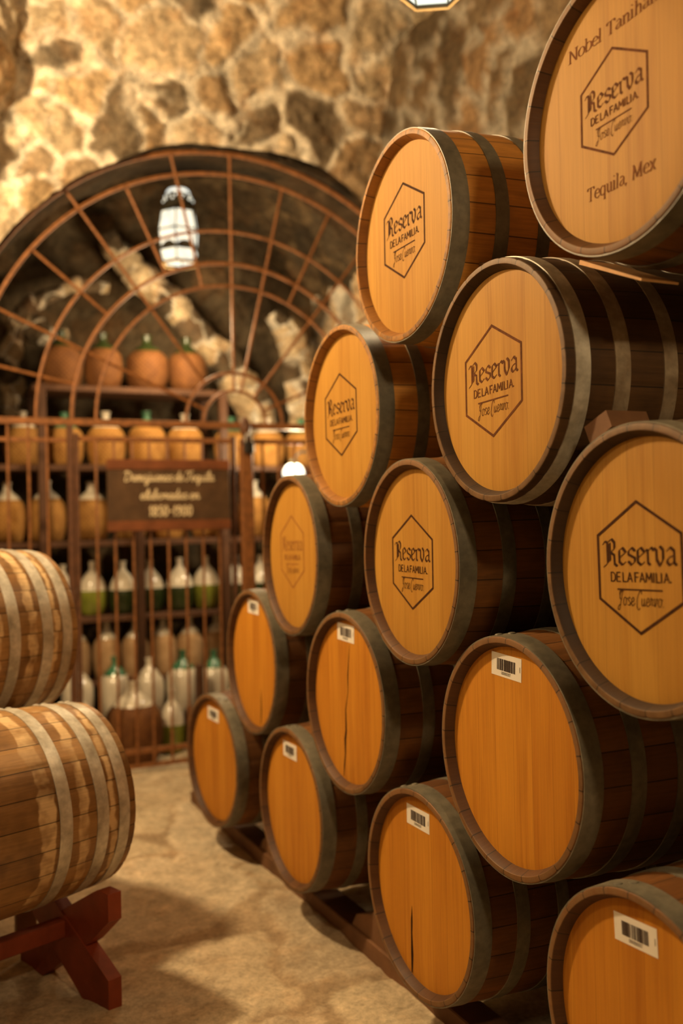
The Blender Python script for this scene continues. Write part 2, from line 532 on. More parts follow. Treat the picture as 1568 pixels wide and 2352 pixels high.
# floor
u, v = grid(-3.0, 2.6, 190, -7.2, 4.0, 370)
P = np.stack([u, v, np.zeros_like(u)], -1)
N = np.zeros_like(P); N[..., 2] = 1
FLAG = np.array([(.58, .46, .30), (.62, .50, .33), (.53, .42, .28), (.66, .54, .37)])
stone_obj('floor', P, N, u, v, .80, .020, 41, FLAG, np.array((.42, .31, .19)), gap=(.0, .035), mat='floor_stone')
# far wall above and beside the arched opening
th, k = grid(R(-14), R(194), 330, 0, 1, 120)
r0 = arch_r(th)
rmax = 3.9
rr = r0 + (rmax - r0) * k ** 1.15
X = AX + rr * np.cos(th); Z = AZ + rr * np.sin(th)
def wall_curve(Z):
    return WY - .16 * np.clip(Z - 3.5, 0, None) ** 2
Y = wall_curve(Z) + .02 * (1 - k) ** 8
P = np.stack([X, Y, Z], -1)
N = np.zeros_like(P); sl = .32 * np.clip(Z - 3.5, 0, None)
N[..., 1] = -1 / np.sqrt(1 + sl ** 2); N[..., 2] = -sl / np.sqrt(1 + sl ** 2)
stone_obj('wall_far', P, N, X, Z * 1.08, .33, .085, 7, keep=(Z > -.02), fade=.35 + .65 * sstep(0, .06, k))
# jambs under the springing line and the soffit of the arch
for nm, sx in (('wall_jamb_left', -1), ('wall_jamb_right', 1)):
    a, b = grid(0, 2.1, 50, 0, 1.6, 70)
    X = AX + sx * (AR + a); Z = b
    P = np.stack([X, np.full_like(X, WY), Z], -1); N = np.zeros_like(P); N[..., 1] = -1
    stone_obj(nm, P, N, X, Z, .33, .06, 8)
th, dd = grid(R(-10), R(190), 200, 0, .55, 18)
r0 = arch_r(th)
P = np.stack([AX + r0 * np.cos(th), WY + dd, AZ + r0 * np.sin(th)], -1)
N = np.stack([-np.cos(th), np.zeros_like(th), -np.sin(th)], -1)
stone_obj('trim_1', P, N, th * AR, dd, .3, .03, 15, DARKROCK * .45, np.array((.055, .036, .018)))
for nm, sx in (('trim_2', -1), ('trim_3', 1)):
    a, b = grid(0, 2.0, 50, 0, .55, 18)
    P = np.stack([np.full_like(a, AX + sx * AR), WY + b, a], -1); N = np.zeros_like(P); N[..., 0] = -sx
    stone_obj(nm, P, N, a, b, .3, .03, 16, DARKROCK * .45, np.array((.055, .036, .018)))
# left wall: leans in over the left-hand side as the foot of the vault
zz = [0, 2.1, 2.85, 3.2, 3.55, 4.05, 4.95, 6.2]
ax_ = [-1.16, -1.16, -.94, -.80, -.66, -.53, -.44, -.40]
k, z = grid(0, 1, 90, 0, 5.6, 200)
A = np.interp(z, zz, ax_)
Y0 = wall_curve(z) + .16
X = A + (-2.75 - A) * k ** 1.0
Y = Y0 + (-.55 - WY) * np.sin(k * PI / 2) + (-.05) * k
P = np.stack([X, Y, z], -1)
du = np.gradient(P, axis=0); dv = np.gradient(P, axis=1)
N = np.cross(du, dv); N /= np.linalg.norm(N, axis=-1, keepdims=True)
N = np.where((N[..., 1:2] > 0), -N, N)
stone_obj('wall_left', P, N, k * 2.4 + .3, z * 1.05, .36, .16, 23, fade=.15 + .85 * sstep(.0, .12, k))
# remaining shell: left wall towards the viewer, right wall, back wall, ceiling vault
a, b = grid(-7.0, -.5, 120, 0, 4.2, 70)
P = np.stack([np.full_like(a, -2.8), a, b], -1); N = np.zeros_like(P); N[..., 0] = 1
stone_obj('wall_aisle', P, N, a, b, .36, .07, 31, pal=DARKROCK * 1.6, mortar=MORTAR * .4)
a, b = grid(-7.0, WY, 130, 0, 4.6, 70)
P = np.stack([np.full_like(a, 1.75), a, b], -1); N = np.zeros_like(P); N[..., 0] = -1
stone_obj('wall_right', P, N, a, b, .36, .07, 33, pal=DARKROCK * 1.6, mortar=MORTAR * .4)
a, b = grid(-2.9, 2.6, 80, 0, 4.6, 70)
P = np.stack([a, np.full_like(a, -7.0), b], -1); N = np.zeros_like(P); N[..., 1] = 1
stone_obj('wall_near', P, N, a, b, .36, .07, 35, pal=DARKROCK * 1.6, mortar=MORTAR * .4)
th, b = grid(0, PI, 80, -7.1, 1.2, 100)
P = np.stack([-.4 + 3.4 * np.cos(th), b, 3.9 + 1.75 * np.sin(th)], -1)
N = np.stack([-np.cos(th), np.zeros_like(th), -np.sin(th)], -1)
stone_obj('ceiling', P, N, th * 2.4, b, .36, .09, 37, pal=DARKROCK * 1.6, mortar=MORTAR * .4)
# the room behind the grille
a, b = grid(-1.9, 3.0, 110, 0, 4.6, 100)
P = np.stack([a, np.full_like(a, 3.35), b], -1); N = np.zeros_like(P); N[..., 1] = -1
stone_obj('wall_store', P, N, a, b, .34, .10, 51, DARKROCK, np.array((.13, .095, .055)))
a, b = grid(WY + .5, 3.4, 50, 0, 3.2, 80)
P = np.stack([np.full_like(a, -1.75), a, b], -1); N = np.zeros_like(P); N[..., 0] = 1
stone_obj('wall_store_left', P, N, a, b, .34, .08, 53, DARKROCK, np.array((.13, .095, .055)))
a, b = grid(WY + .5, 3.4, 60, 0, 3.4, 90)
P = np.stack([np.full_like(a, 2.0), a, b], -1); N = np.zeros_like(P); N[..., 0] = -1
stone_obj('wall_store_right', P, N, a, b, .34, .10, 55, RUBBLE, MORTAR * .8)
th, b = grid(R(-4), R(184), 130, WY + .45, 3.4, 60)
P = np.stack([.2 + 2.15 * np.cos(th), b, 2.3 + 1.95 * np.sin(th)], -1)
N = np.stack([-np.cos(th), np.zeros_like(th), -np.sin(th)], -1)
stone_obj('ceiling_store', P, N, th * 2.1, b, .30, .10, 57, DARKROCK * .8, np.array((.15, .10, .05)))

LITROCK = np.array([(.48, .35, .20), (.10, .07, .04), (.58, .44, .27), (.16, .11, .065)])  # groin stones with the lamplight on them put into the pale colour
def rock_band(name, pts, width, depth, seed, n=120):
    """a rough band of stone, coloured pale as if lit, standing proud of the vault along a curve"""
    q = np.array(crom(pts, max(4, n // len(pts))))
    m = len(q)
    tg = np.gradient(q, axis=0); tg /= np.linalg.norm(tg, axis=1, keepdims=True)
    side = np.stack([tg[:, 2], np.zeros(m), -tg[:, 0]], 1)
    L = np.concatenate([[0], np.cumsum(np.linalg.norm(np.diff(q, axis=0), axis=1))])
    a = np.linspace(-1, 1, 34)
    wv = np.interp(np.linspace(0, 1, m), np.linspace(0, 1, len(width)), width)
    lw = wv * (.75 + .6 * fbm(L * 5, L * 0, seed, 3)); rw = wv * (.75 + .6 * fbm(L * 5, L * 0 + 7, seed, 3))
    off = np.where(a[None] < 0, lw[:, None], rw[:, None]) * a[None]
    P = q[:, None] + side[:, None] * off[..., None]
    P[..., 1] -= depth * np.sqrt(np.clip(1 - a ** 2, 0, 1))[None] - .04
    N = np.zeros_like(P); N[..., 1] = -.8; N += side[:, None] * (a * .6)[None, :, None]
    return stone_obj(name, P, N, np.repeat(L[:, None], 34, 1), off, .17, .085, seed, LITROCK, MORTAR * .75, gap=(.0, .12))
rock_band('trim_4', [(.20, 2.98, 3.66), (.257, 2.97, 3.56), (.415, 2.97, 3.40), (.676, 2.97, 3.20), (.859, 2.97, 2.98), (1.08, 2.97, 2.757), (1.218, 2.95, 2.56), (1.321, 2.93, 2.326), (1.34, 2.93, 1.95)], (.05, .08, .09, .10, .10, .13, .16), .12, 4)
rock_band('trim_5', [(.2, 2.98, 3.27), (.0, 2.97, 3.27), (-.125, 2.97, 3.23), (-.30, 2.97, 3.14), (-.42, 2.97, 3.03), (-.46, 2.97, 2.88), (-.52, 2.97, 2.66), (-.5, 2.97, 2.5), (-.49, 2.97, 2.3)], (.02, .025, .03, .04, .045, .07, .05), .05, 9)
rock_band('trim_6', [(-.42, 2.97, 2.96), (-.33, 2.97, 2.92), (-.22, 2.97, 2.88), (-.10, 2.97, 2.90)], (.05, .07, .05, .02), .05, 12, 40)
rock_band('trim_7', [(1.45, 2.9, 3.15), (1.58, 2.85, 3.0), (1.66, 2.85, 2.75), (1.70, 2.85, 2.45), (1.72, 2.85, 2.0)], (.05, .10, .12, .12, .12), .12, 14)

# ------------------------------------------------------------------ lettering drawn with a swept nib
def sweep(pl, nib, thin):
    """polygons for one polyline: broad nib vector plus a thin round pen"""
    out = []
    nx, ny = nib[0] / 2, nib[1] / 2
    for (p, q) in zip(pl, pl[1:]):
        dx, dy = q[0] - p[0], q[1] - p[1]
        L = math.hypot(dx, dy)
        if L < 1e-6: continue
        px, py = -dy / L * thin / 2, dx / L * thin / 2
        ex, ey = dx / L * thin / 3, dy / L * thin / 3
        if abs(nx) + abs(ny) > 1e-6:
            quad = [(p[0] - nx, p[1] - ny), (p[0] + nx, p[1] + ny), (q[0] + nx, q[1] + ny), (q[0] - nx, q[1] - ny)]
            out.append(quad)
        out.append([(p[0] - px - ex, p[1] - py - ey), (p[0] + px - ex, p[1] + py - ey), (q[0] + px + ex, q[1] + py + ey), (q[0] - px + ex, q[1] - py + ey)])
    return out
BL = {  # black letter: (advance, strokes)
 'R': (.98, [[(-.3, 1.22), (-.12, 1.42), (.1, 1.34)], [(.06, 1.34), (.06, .14)], [(.25, 1.3), (.25, .22)], [(.18, 1.42), (.42, 1.56), (.62, 1.34), (.62, .98), (.3, .72)],
              [(.3, .74), (.58, .58), (.6, .04), (.8, -.1)], [(.14, .2), (-.02, .02), (-.28, -.16)]]),
 'e': (.7, [[(0, .86), (0, .16), (.24, -.02), (.5, .18)], [(0, .86), (.26, 1.02), (.5, .74), (.06, .44)]]),
 's': (.7, [[(.5, .82), (.28, 1.02), (0, .8), (.02, .6), (.48, .4), (.48, .18), (.22, -.02), (-.02, .2)]]),
 'r': (.62, [[(-.06, .9), (.04, .8), (.04, .12), (.2, -.02)], [(.06, .8), (.3, 1.02), (.5, .82)]]),
 'v': (.76, [[(-.12, .98), (.04, .84), (.05, .3), (.27, -.06)], [(.27, -.06), (.5, .34), (.5, .86), (.3, 1.08)]]),
 'a': (.72, [[(0, .8), (.26, 1.02), (.5, .8)], [(.5, .86), (.5, .12), (.66, -.02)], [(.5, .54), (.2, .46), (.02, .3), (.02, .14), (.2, -.02), (.48, .2)]]),
}
CAPS = {
 'D': (.72, [[(0, 0), (0, 1), (.3, 1), (.5, .75), (.5, .25), (.3, 0), (0, 0)]]),
 'E': (.6, [[(.42, 1), (0, 1), (0, 0), (.44, 0)], [(0, .52), (.36, .52)]]),
 'L': (.56, [[(0, 1), (0, 0), (.4, 0)]]),
 'A': (.74, [[(0, 0), (.28, 1), (.56, 0)], [(.1, .32), (.46, .32)]]),
 'F': (.58, [[(.42, 1), (0, 1), (0, 0)], [(0, .52), (.36, .52)]]),
 'M': (.9, [[(0, 0), (.06, 1), (.34, .3), (.62, 1), (.68, 0)]]),
 'I': (.3, [[(0, 0), (0, 1)]]), ' ': (.16, []), '.': (.3, [[(0, 0), (0, .1)]]),
}
def sm(*p, **k): return crom(list(p), 5, **k)
SCR = {  # joined script
 'a': (.72, [sm((.5, .85), (.2, .95), (0, .5), (.15, .04), (.4, .3), (.52, .9)), sm((.52, .9), (.46, .3), (.56, .02), (.76, .2))]),
 'b': (.66, [sm((.0, .3), (.2, 1.2), (.24, 1.75), (.1, 1.7), (.02, .8), (.1, .1), (.3, .02), (.48, .4), (.4, .8), (.66, .75))]),
 'd': (.74, [sm((.5, .85), (.2, .95), (0, .5), (.15, .04), (.4, .3), (.6, 1.8)), sm((.6, 1.8), (.46, .3), (.56, .02), (.76, .2))]),
 'e': (.70, [sm((.02, .42), (.46, .6), (.36, .98), (.06, .75), (.04, .25), (.28, .0), (.68, .3))]),
 'i': (.4, [sm((.1, .9), (.06, .25), (.16, .02), (.4, .25)), [(.16, 1.3), (.18, 1.38)]]),
 'j': (.44, [sm((.2, .9), (.12, -.3), (-.1, -.75), (-.25, -.5), (.44, .2)), [(.24, 1.3), (.26, 1.38)]]),
 'l': (.42, [sm((0, .25), (.3, 1.3), (.26, 1.8), (.1, 1.4), (.08, .3), (.2, .02), (.44, .25))]),
 'm': (1.0, [sm((0, .9), (.06, 0)), sm((.06, .5), (.24, .95), (.36, .8), (.38, 0)), sm((.38, .5), (.58, .95), (.7, .8), (.72, .15), (.82, .02), (1.0, .25))]),
 'n': (.72, [sm((0, .9), (.06, 0)), sm((.06, .5), (.26, .95), (.42, .8), (.44, .15), (.54, .02), (.72, .25))]),
 'o': (.80, [sm((.32, .98), (.05, .75), (.03, .25), (.26, .0), (.54, .25), (.52, .78), (.32, .98)), sm((.5, .86), (.8, .82))]),
 'q': (.7, [sm((.5, .85), (.2, .95), (0, .5), (.15, .04), (.4, .3), (.52, .9), (.46, -.75), (.7, .1))]),
 'r': (.64, [sm((0, .2), (.14, 1.02), (.2, .82), (.4, .84), (.36, .2), (.56, .2))]),
 's': (.66, [sm((.46, .82), (.28, 1.0), (.08, .8), (.2, .55), (.44, .35), (.36, .04), (.02, .1)), sm((.4, .1), (.66, .3))]),
 'u': (.84, [sm((.04, .9), (.04, .25), (.2, .02), (.44, .3), (.5, .9)), sm((.5, .9), (.48, .2), (.56, .02), (.76, .2))]),
 'v': (.74, [sm((.0, .85), (.1, .9), (.16, .05), (.42, .5), (.44, .95), (.64, .8))]),
 'D': (1.1, [sm((.2, 1.8), (.14, .9), (.02, .05), (.5, .05), (.9, .7), (.7, 1.5), (.1, 1.75), (-.15, 1.5))]),
 'T': (.9, [sm((-.1, 1.5), (.2, 1.75), (.6, 1.65), (1.0, 1.85)), sm((.52, 1.7), (.4, .6), (.2, .02), (-.02, .2))]),
 'J': (.85, [sm((.1, 1.2), (.1, 1.6), (.5, 1.75), (.75, 1.7)), sm((.62, 1.75), (.42, .6), (.2, -.5), (-.1, -.45), (.0, -.1), (.35, .1)), sm((.62, 1.75), (.2, 1.4), (.15, .8), (.45, .75))]),
 'C': (.82, [sm((.75, 1.35), (.66, 1.75), (.3, 1.55), (.05, .8), (.1, -.1), (.4, -.45), (.62, -.2))]),
 ' ': (.3, []), '.': (.3, [[(.1, 0), (.12, .12)]]),
 '1': (.6, [sm((.1, 1.1), (.3, 1.5)), [(.3, 1.5), (.24, 0)]]),
 '8': (.9, [sm((.4, .8), (.1, 1.1), (.35, 1.5), (.62, 1.15), (.35, .75), (.06, .35), (.32, 0), (.62, .35), closed=True)]),
 '5': (.85, [[(.6, 1.5), (.2, 1.5), (.14, .85)], sm((.14, .85), (.45, .95), (.62, .5), (.4, .02), (.06, .15))]),
 '0': (.9, [sm((.36, 1.5), (.06, 1.0), (.08, .3), (.32, 0), (.6, .4), (.6, 1.1), closed=True)]),
 '9': (.9, [sm((.6, 1.1), (.36, 1.5), (.08, 1.15), (.3, .8), (.58, 1.0), (.6, 1.2), (.5, .3), (.2, 0))]),
 '-': (.7, [[(.1, .7), (.5, .7)]]),
}
def SF(x0, x1, y): return [(x0, y), (x1, y)]
SER = {
 'N': (1.25, [[(.15, 0), (.15, 1.4)], [(.15, 1.4), (.95, 0)], [(.95, 0), (.95, 1.4)], SF(-.05, .35, 0), SF(-.05, .2, 1.4), SF(.75, 1.15, 1.4)]),
 'o': (.85, [sm((.36, .98), (.04, .75), (.04, .25), (.36, 0), (.68, .25), (.68, .75), closed=True)]),
 'b': (.88, [[(.1, 1.5), (.1, 0)], SF(-.08, .1, 1.5), sm((.1, .75), (.4, .98), (.7, .75), (.7, .25), (.4, 0), (.1, .2))]),
 'e': (.78, [sm((.06, .55), (.62, .55), (.55, .85), (.32, .98), (.04, .7), (.04, .25), (.34, 0), (.64, .18))]),
 'l': (.46, [[(.12, 1.5), (.12, 0)], SF(-.06, .12, 1.5), SF(-.06, .3, 0)]),
 'T': (1.08, [[(.45, 1.4), (.45, 0)], SF(0, .9, 1.4), SF(.25, .65, 0), [(.0, 1.4), (.0, 1.15)], [(.9, 1.4), (.9, 1.15)]]),
 'a': (.78, [sm((.08, .82), (.3, .98), (.52, .8)), [(.52, .82), (.52, .1), (.68, .02)], sm((.52, .58), (.2, .48), (.02, .22), (.2, 0), (.52, .2))]),
 'n': (.9, [[(.12, .95), (.12, 0)], SF(-.05, .12, .95), SF(-.06, .3, 0), sm((.12, .7), (.42, .98), (.6, .78), (.62, .4)), [(.62, .5), (.62, 0)], SF(.46, .8, 0)]),
 'i': (.46, [[(.12, .95), (.12, 0)], SF(-.05, .12, .95), SF(-.06, .3, 0), [(.12, 1.32), (.12, 1.42)]]),
 'h': (.9, [[(.12, 1.5), (.12, 0)], SF(-.06, .12, 1.5), SF(-.06, .3, 0), sm((.12, .7), (.42, .98), (.6, .78), (.62, .4)), [(.62, .5), (.62, 0)], SF(.46, .8, 0)]),
 'q': (.88, [[(.62, .98), (.62, -.45)], SF(.45, .8, -.45), sm((.62, .75), (.34, .98), (.04, .75), (.04, .25), (.32, 0), (.62, .2))]),
 'u': (.92, [[(.12, .95), (.12, .3)], SF(-.05, .12, .95), sm((.12, .3), (.3, 0), (.62, .22)), [(.62, .95), (.62, 0)], SF(.45, .62, .95), SF(.62, .8, 0)]),
 'M': (1.5, [[(.15, 0), (.2, 1.4)], [(.2, 1.4), (.65, .1)], [(.65, .1), (1.1, 1.4)], [(1.1, 1.4), (1.15, 0)], SF(0, .3, 0), SF(.98, 1.32, 0), SF(.05, .2, 1.4), SF(1.1, 1.25, 1.4)]),
 'x': (.88, [[(.06, .95), (.64, 0)], [(.64, .95), (.06, 0)], SF(-.05, .22, .95), SF(.5, .76, .95), SF(-.05, .2, 0), SF(.48, .78, 0)]),
 ',': (.4, [[(.1, .1), (.02, -.2)]]), ' ': (.5, []),
}
def text_polys(txt, font, cx, cy, width, nib, thin, height=None, slant=0.0):
    """polygons centred on cx with the baseline at cy; width (and unit height) in metres"""
    x = 0; P_ = []
    for ch in txt:
        adv, st = font[ch]
        for pl in st:
            P_ += sweep([(p[0] + x + slant * p[1], p[1]) for p in pl], nib, thin)
        x += adv
    xs = [p[0] for q in P_ for p in q]
    s = width / (max(xs) - min(xs)); mid = (max(xs) + min(xs)) / 2
    sy = height if height else s
    return [[((p[0] - mid) * s + cx, p[1] * sy + cy) for p in q] for q in P_]
def add_polys(mb, polys, f3):
    """2D polygons -> slightly raised mesh through f3(u, v)"""
    for i, q in enumerate(polys):
        a = sum(q[i][0] * q[(i + 1) % len(q)][1] - q[(i + 1) % len(q)][0] * q[i][1] for i in range(len(q)))
        if a < 0: q = q[::-1]
        lift = 1.5e-5 * (i % 24)     # strokes that cross lie a hair apart, so they do not shade each other
        mb.add([f3(*p, lift) for p in q], [tuple(range(len(q)))])

# ------------------------------------------------------------------ barrels
BL_LEN, RO, BULGE = .88, .295, .017
def prof(x):
    return RO + BULGE * (1 - ((x - .44) / .44) ** 2)
def groove(a, r, h):
    if r < .285: return 0.0
    f = (a * NST / (2 * PI)) % 1.0
    d = min(f, 1 - f)
    return -.0016 * max(0, 1 - d / .06)
st = MB()
pr = [(.264, .06), (.268, .027), (.279, .002), (.2808, 0.0), (.290, 0.0), (.2935, .001), (RO, .003)]
pr += [(prof(x), x) for x in np.linspace(.02, .86, 22)]
pr += [(RO, .877), (.290, .88), (.2808, .88), (.268, .854), (.264, .82)]
NS = NST * 8
st.lathe(pr, NS, rfun=groove, axis='x')
st.f = st.f[:-2]
ME = {'staves_brown': st.mesh('staves', 'staves_brown', angle=24), 'staves_light': st.mesh('staves', 'staves_light', angle=24), 'staves_dark': st.mesh('staves', 'staves_dark', angle=24), 'staves_amber': st.mesh('staves', 'staves_amber', angle=24)}
def hoop_mesh(x0, x1, mat):
    b = MB(); xs = np.linspace(x0, x1, 5)
    p = [(prof(x) - .0008, x) for x in xs] + [(prof(x) + .0028, x) for x in xs[::-1]]
    b.lathe(p, 96, axis='x', close=True)
    b.f = [f[::-1] for f in b.f]
    return b.mesh('hoop', mat, angle=40)
HX = {'std': ((.003, .054), (.132, .172), (.262, .30)), 'back': ((.024, .062), (.128, .168), (.262, .30)), 'left': ((.027, .066), (.106, .148), (.236, .278))}
def hoops(kind, mats):
    out = []
    for (a, b), m in zip(HX[kind], mats): out.append((hoop_mesh(a, b, m), (a + b) / 2))
    for (a, b), m in zip(HX[kind], mats): out.append((hoop_mesh(.88 - b, .88 - a, m), None))
    return out
HOOPS = {'dark': hoops('std', ('hoop_dark',) * 3), 'worn': hoops('back', ('hoop_grey', 'hoop_worn', 'hoop_worn')), 'grey': hoops('left', ('hoop_grey',) * 3)}
def head_mesh(mat):
    b = MB(); n = 96
    vs = [(.024, 0, 0)]; fs = []
    rings = (.09, .18, .25, .272)
    for r in rings:
        for j in range(n):
            a = 2 * PI * j / n
            vs.append((.024 if r < .26 else .026, r * math.sin(a), r * math.cos(a)))
    fs += [(0, 1 + (j + 1) % n, 1 + j) for j in range(n)]
    for k in range(len(rings) - 1):
        for j in range(n):
            a = 1 + k * n + j; c = 1 + k * n + (j + 1) % n
            fs.append((a, c, c + n, a + n))
    b.add(vs, fs)
    b.f = [f[::-1] if False else f for f in b.f]
    return b.mesh('head', mat, angle=30)
HEADS = {m: head_mesh(m) for m in ('head_pale', 'head_amber')}
bk = MB(); bk.lathe([(0.0001, .0), (.266, .0), (.266, .02), (.0001, .02)], 64, axis='x')
BACK = bk.mesh('back_head', 'staves_brown', angle=40)
rv = MB(); rv.lathe([(.011, 0), (.010, .0022), (.006, .0038), (.0005, .0045)], 16)
RIVET = {k: rv.mesh('rivet', k) for k in ('hoop_dark', 'hoop_grey')}

def stamp_polys(H, lean):
    """hexagon, black letter word, caps line, rule and script line; H = height of the hexagon"""
    W2 = H * .455; q = H / 2
    hexa = [(0, q), (W2, q * .5), (W2, -q * .5), (0, -q), (-W2, -q * .5), (-W2, q * .5)]
    wd = H * .024; out = []
    for i in range(6):
        p, r = Vector(hexa[i]), Vector(hexa[(i + 1) % 6])
        k = 1 - wd / (H * .45)
        out.append([tuple(p), tuple(r), tuple(r * k), tuple(p * k)])
    nb = (.19 * math.cos(R(38)), .19 * math.sin(R(38)))
    out += text_polys('Reserva', BL, -.0 * H, .02 * H, H * .80, nb, .05, H * .125)
    out += text_polys('DE LA FAMILIA.', CAPS, .01 * H, -.107 * H, H * .64, (.11, 0), .13, H * .068)
    out.append([(-.24 * H, -.172 * H), (.24 * H, -.172 * H), (.24 * H, -.160 * H), (-.24 * H, -.160 * H)])
    out += text_polys('Jose Cuervo.', SCR, .0 * H, -.285 * H, H * .49, (.10, .03), .085, H * .064, .14)
    return [[(p[0] + lean * p[1], p[1]) for p in g] for g in out]

def barcode_polys(seed):
    rnd = random.Random(seed); out = []; x = -.040
    while x < .040:
        wdt = rnd.choice((.0006, .0009, .0016, .0024))
        if rnd.random() < .25 and -.0 < x < .022: wdt = .0042
        out.append([(x, -.013), (x + wdt, -.013), (x + wdt, .016), (x, .016)])
        x += wdt + rnd.choice((.0007, .001, .0016))
    D = {'0': [sm((.3, 1), (0, .7), (0, .3), (.3, 0), (.6, .3), (.6, .7), closed=True)], '3': [sm((0, .9), (.4, 1), (.5, .75), (.2, .52), (.55, .3), (.3, 0), (0, .1))], '7': [[(0, 1), (.6, 1), (.2, 0)]]}
    out += text_polys('000000337', {k: (.85, v) for k, v in D.items()}, 0, -.0225, .040, (0, 0), .14, .0065)
    for sx in (-1, 1):
        out.append([(sx * .057, -.006), (sx * .0578 + .0006, -.006), (sx * .0578 + .0002, .008), (sx * .057 - .0004, .008)])
    return out
PAPER = MB().add([(.0, .0635, -.029), (.0, -.0635, -.029), (.0, -.0635, .029), (.0, .0635, .029)], [(0, 1, 2, 3)]).mesh('barcode_sticker', 'paper', False)

def crack_polys(pts, ws):
    out = []
    for i in range(len(pts) - 1):
        p, q = pts[i], pts[i + 1]
        out.append([(p[0] - ws[i], p[1]), (p[0] + ws[i], p[1]), (q[0] + ws[i + 1], q[1]), (q[0] - ws[i + 1], q[1])])
    return out

BC = random.Random(2)
def barrel(loc, rz, label, group, staves='staves_brown', hoop='dark', head='head_pale', roll=0.0, rivets=None, stamp=None, sticker=None,
           crack=None, words=None, bung=False):
    t = thing('oak_barrel', loc, label, 'barrel', group, rz)
    link('staves', ME[staves], t, rot=(roll, 0, 0))
    hs = []
    for i, (me, mid) in enumerate(HOOPS[hoop]):
        hs.append(link('hoop', me, t, rot=(roll + .3 * i, 0, 0)))
    if rivets is not None:
        k = 0
        for hi, a in rivets:
            x0, x1 = HX['std' if hoop == 'dark' else 'back' if hoop == 'worn' else 'left'][hi]
            for da, x in ((0, x0 + .013), (.07, x1 - .013)):
                ang = a + da - hs[hi].rotation_euler.x
                rad = prof(x) + .0024
                # local frame of the hoop: x along the axis, angle from +z towards +y
                q = link('rivet', RIVET['hoop_grey' if hoop == 'grey' else 'hoop_dark'], hs[hi])
                q.location = (x, rad * math.sin(-ang), rad * math.cos(-ang))
                q.rotation_euler = (ang, 0, 0)
    h = link('head', HEADS[head], t)
    b = link('back_head', BACK, t); b.location = (.836, 0, 0)
    F3 = lambda e: (lambda u_, v_, k=0: (.024 - e - k, -u_, v_))
    if stamp is not None:
        m, H, cu, cv, tilt, lean = stamp
        mb = MB(); c_, s_ = math.cos(R(tilt)), math.sin(R(tilt))
        pl = [[(p[0] * c_ - p[1] * s_ + cu, p[0] * s_ + p[1] * c_ + cv) for p in g] for g in stamp_polys(H, lean)]
        add_polys(mb, pl, F3(.0006))
        o = mb.build('brand_mark', m, h, False)
        o['label'] = 'burnt hexagonal maker mark'
    if words is not None:
        for (txt, cu, cv, wd, ht, tilt) in words:
            mb = MB(); c_, s_ = math.cos(R(tilt)), math.sin(R(tilt))
            pl = [[(p[0] * c_ - p[1] * s_ + cu, p[0] * s_ + p[1] * c_ + cv) for p in g] for g in text_polys(txt, SER, 0, 0, wd, (.17, 0), .055, ht, .08)]
            add_polys(mb, pl, F3(.0006))
            mb.build('lettering', 'ink', h, False)
    if sticker is not None:
        cu, cv, tilt = sticker
        p = link('barcode_sticker', PAPER, h)
        p.location = (.0233, -cu, cv)
        p.rotation_euler = (R(-tilt), 0, 0)
        p['label'] = 'white barcode sticker'
        mb = MB()
        add_polys(mb, barcode_polys(BC.randint(0, 9999)), lambda u_, v_, k=0: (-.0005 - k, -u_, v_))
        mb.build('barcode', 'barcode', p, False)
    if crack is not None:
        mb = MB()
        add_polys(mb, crack_polys(*crack), F3(.0004))
        mb.build('split', 'crack', h, False)['label'] = 'dark vertical split in the wood'
    if bung:
        mb = MB()
        mb.lathe([(.036, -.004), (.036, .001), (.03, .004), (.001, .005)], 24)
        q = mb.build('bung', 'rack_wood', t)
        a = bung; rad = prof(.44)
        q.location = (.44, rad * math.sin(a), rad * math.cos(a))
        q.rotation_euler = (-a, 0, 0)
    return t

BZ = .45
G = 'barrels stacked on their sides along the right of the aisle'
B_ = barrel
# bottom row (far to near)
B_((-.016, -.005, BZ - .015), .085, 'oak barrel farthest along the bottom row, amber head with only a small sticker', G, head='head_amber', roll=.1, rivets=[(0, .25)], sticker=(-.015, .204, -2))
B_((-.008, -.927, BZ + .001), .015, 'second oak barrel from the far end of the bottom row, golden head with a sticker', G, head='head_amber', roll=.3, rivets=[(0, -.1)], sticker=(-.031, .206, 0))
B_((.003, -1.863, BZ - .006), .017, 'bottom-row oak barrel with a sticker and a dark split low on its head', G, head='head_amber', roll=.0, rivets=[(0, -.28)], sticker=(-.018, .209, -1),
   crack=([(-.063, -.058), (-.066, -.10), (-.068, -.14), (-.067, -.2), (-.069, -.24), (-.071, -.255)], [.0006, .0050, .0040, .0068, .0045, .002]))
B_((-.003, -2.777, BZ + .007), .002, 'stickered oak barrel nearest the viewer in the bottom row, cut by the corner', G, head='head_amber', roll=.2, rivets=[(0, -.22)], sticker=(-.024, .202, 3))
# second row
B_((.021, -.452, BZ + .486), .004, 'far oak barrel of the second row, stickered, dark streak at its foot', G, head='head_amber', roll=.15, sticker=(-.008, .226, -1),
   crack=([(.066, -.11), (.066, -.15), (.066, -.19), (.062, -.225), (.055, -.252)], [.0008, .0045, .006, .0045, .002]))
B_((.010, -1.378, BZ + .465), .007, 'second-row oak barrel with a long crooked split down its stickered head', G, head='head_amber', roll=.25, rivets=[(0, -.15)], sticker=(-.011, .227, -2),
   crack=([(.017, .19), (.007, .14), (-.002, .085), (-.003, .03), (-.022, -.03), (-.022, -.1), (-.030, -.13), (-.031, -.18), (-.040, -.22), (-.046, -.258)], [.0008, .0018, .0034, .0018, .003, .0055, .0070, .0036, .004, .0015]))
B_((.017, -2.302, BZ + .476), .007, 'large near oak barrel of the second row, plain orange stickered head', G, head='head_amber', roll=.05, rivets=[(0, -.12)], sticker=(-.018, .219, -3))
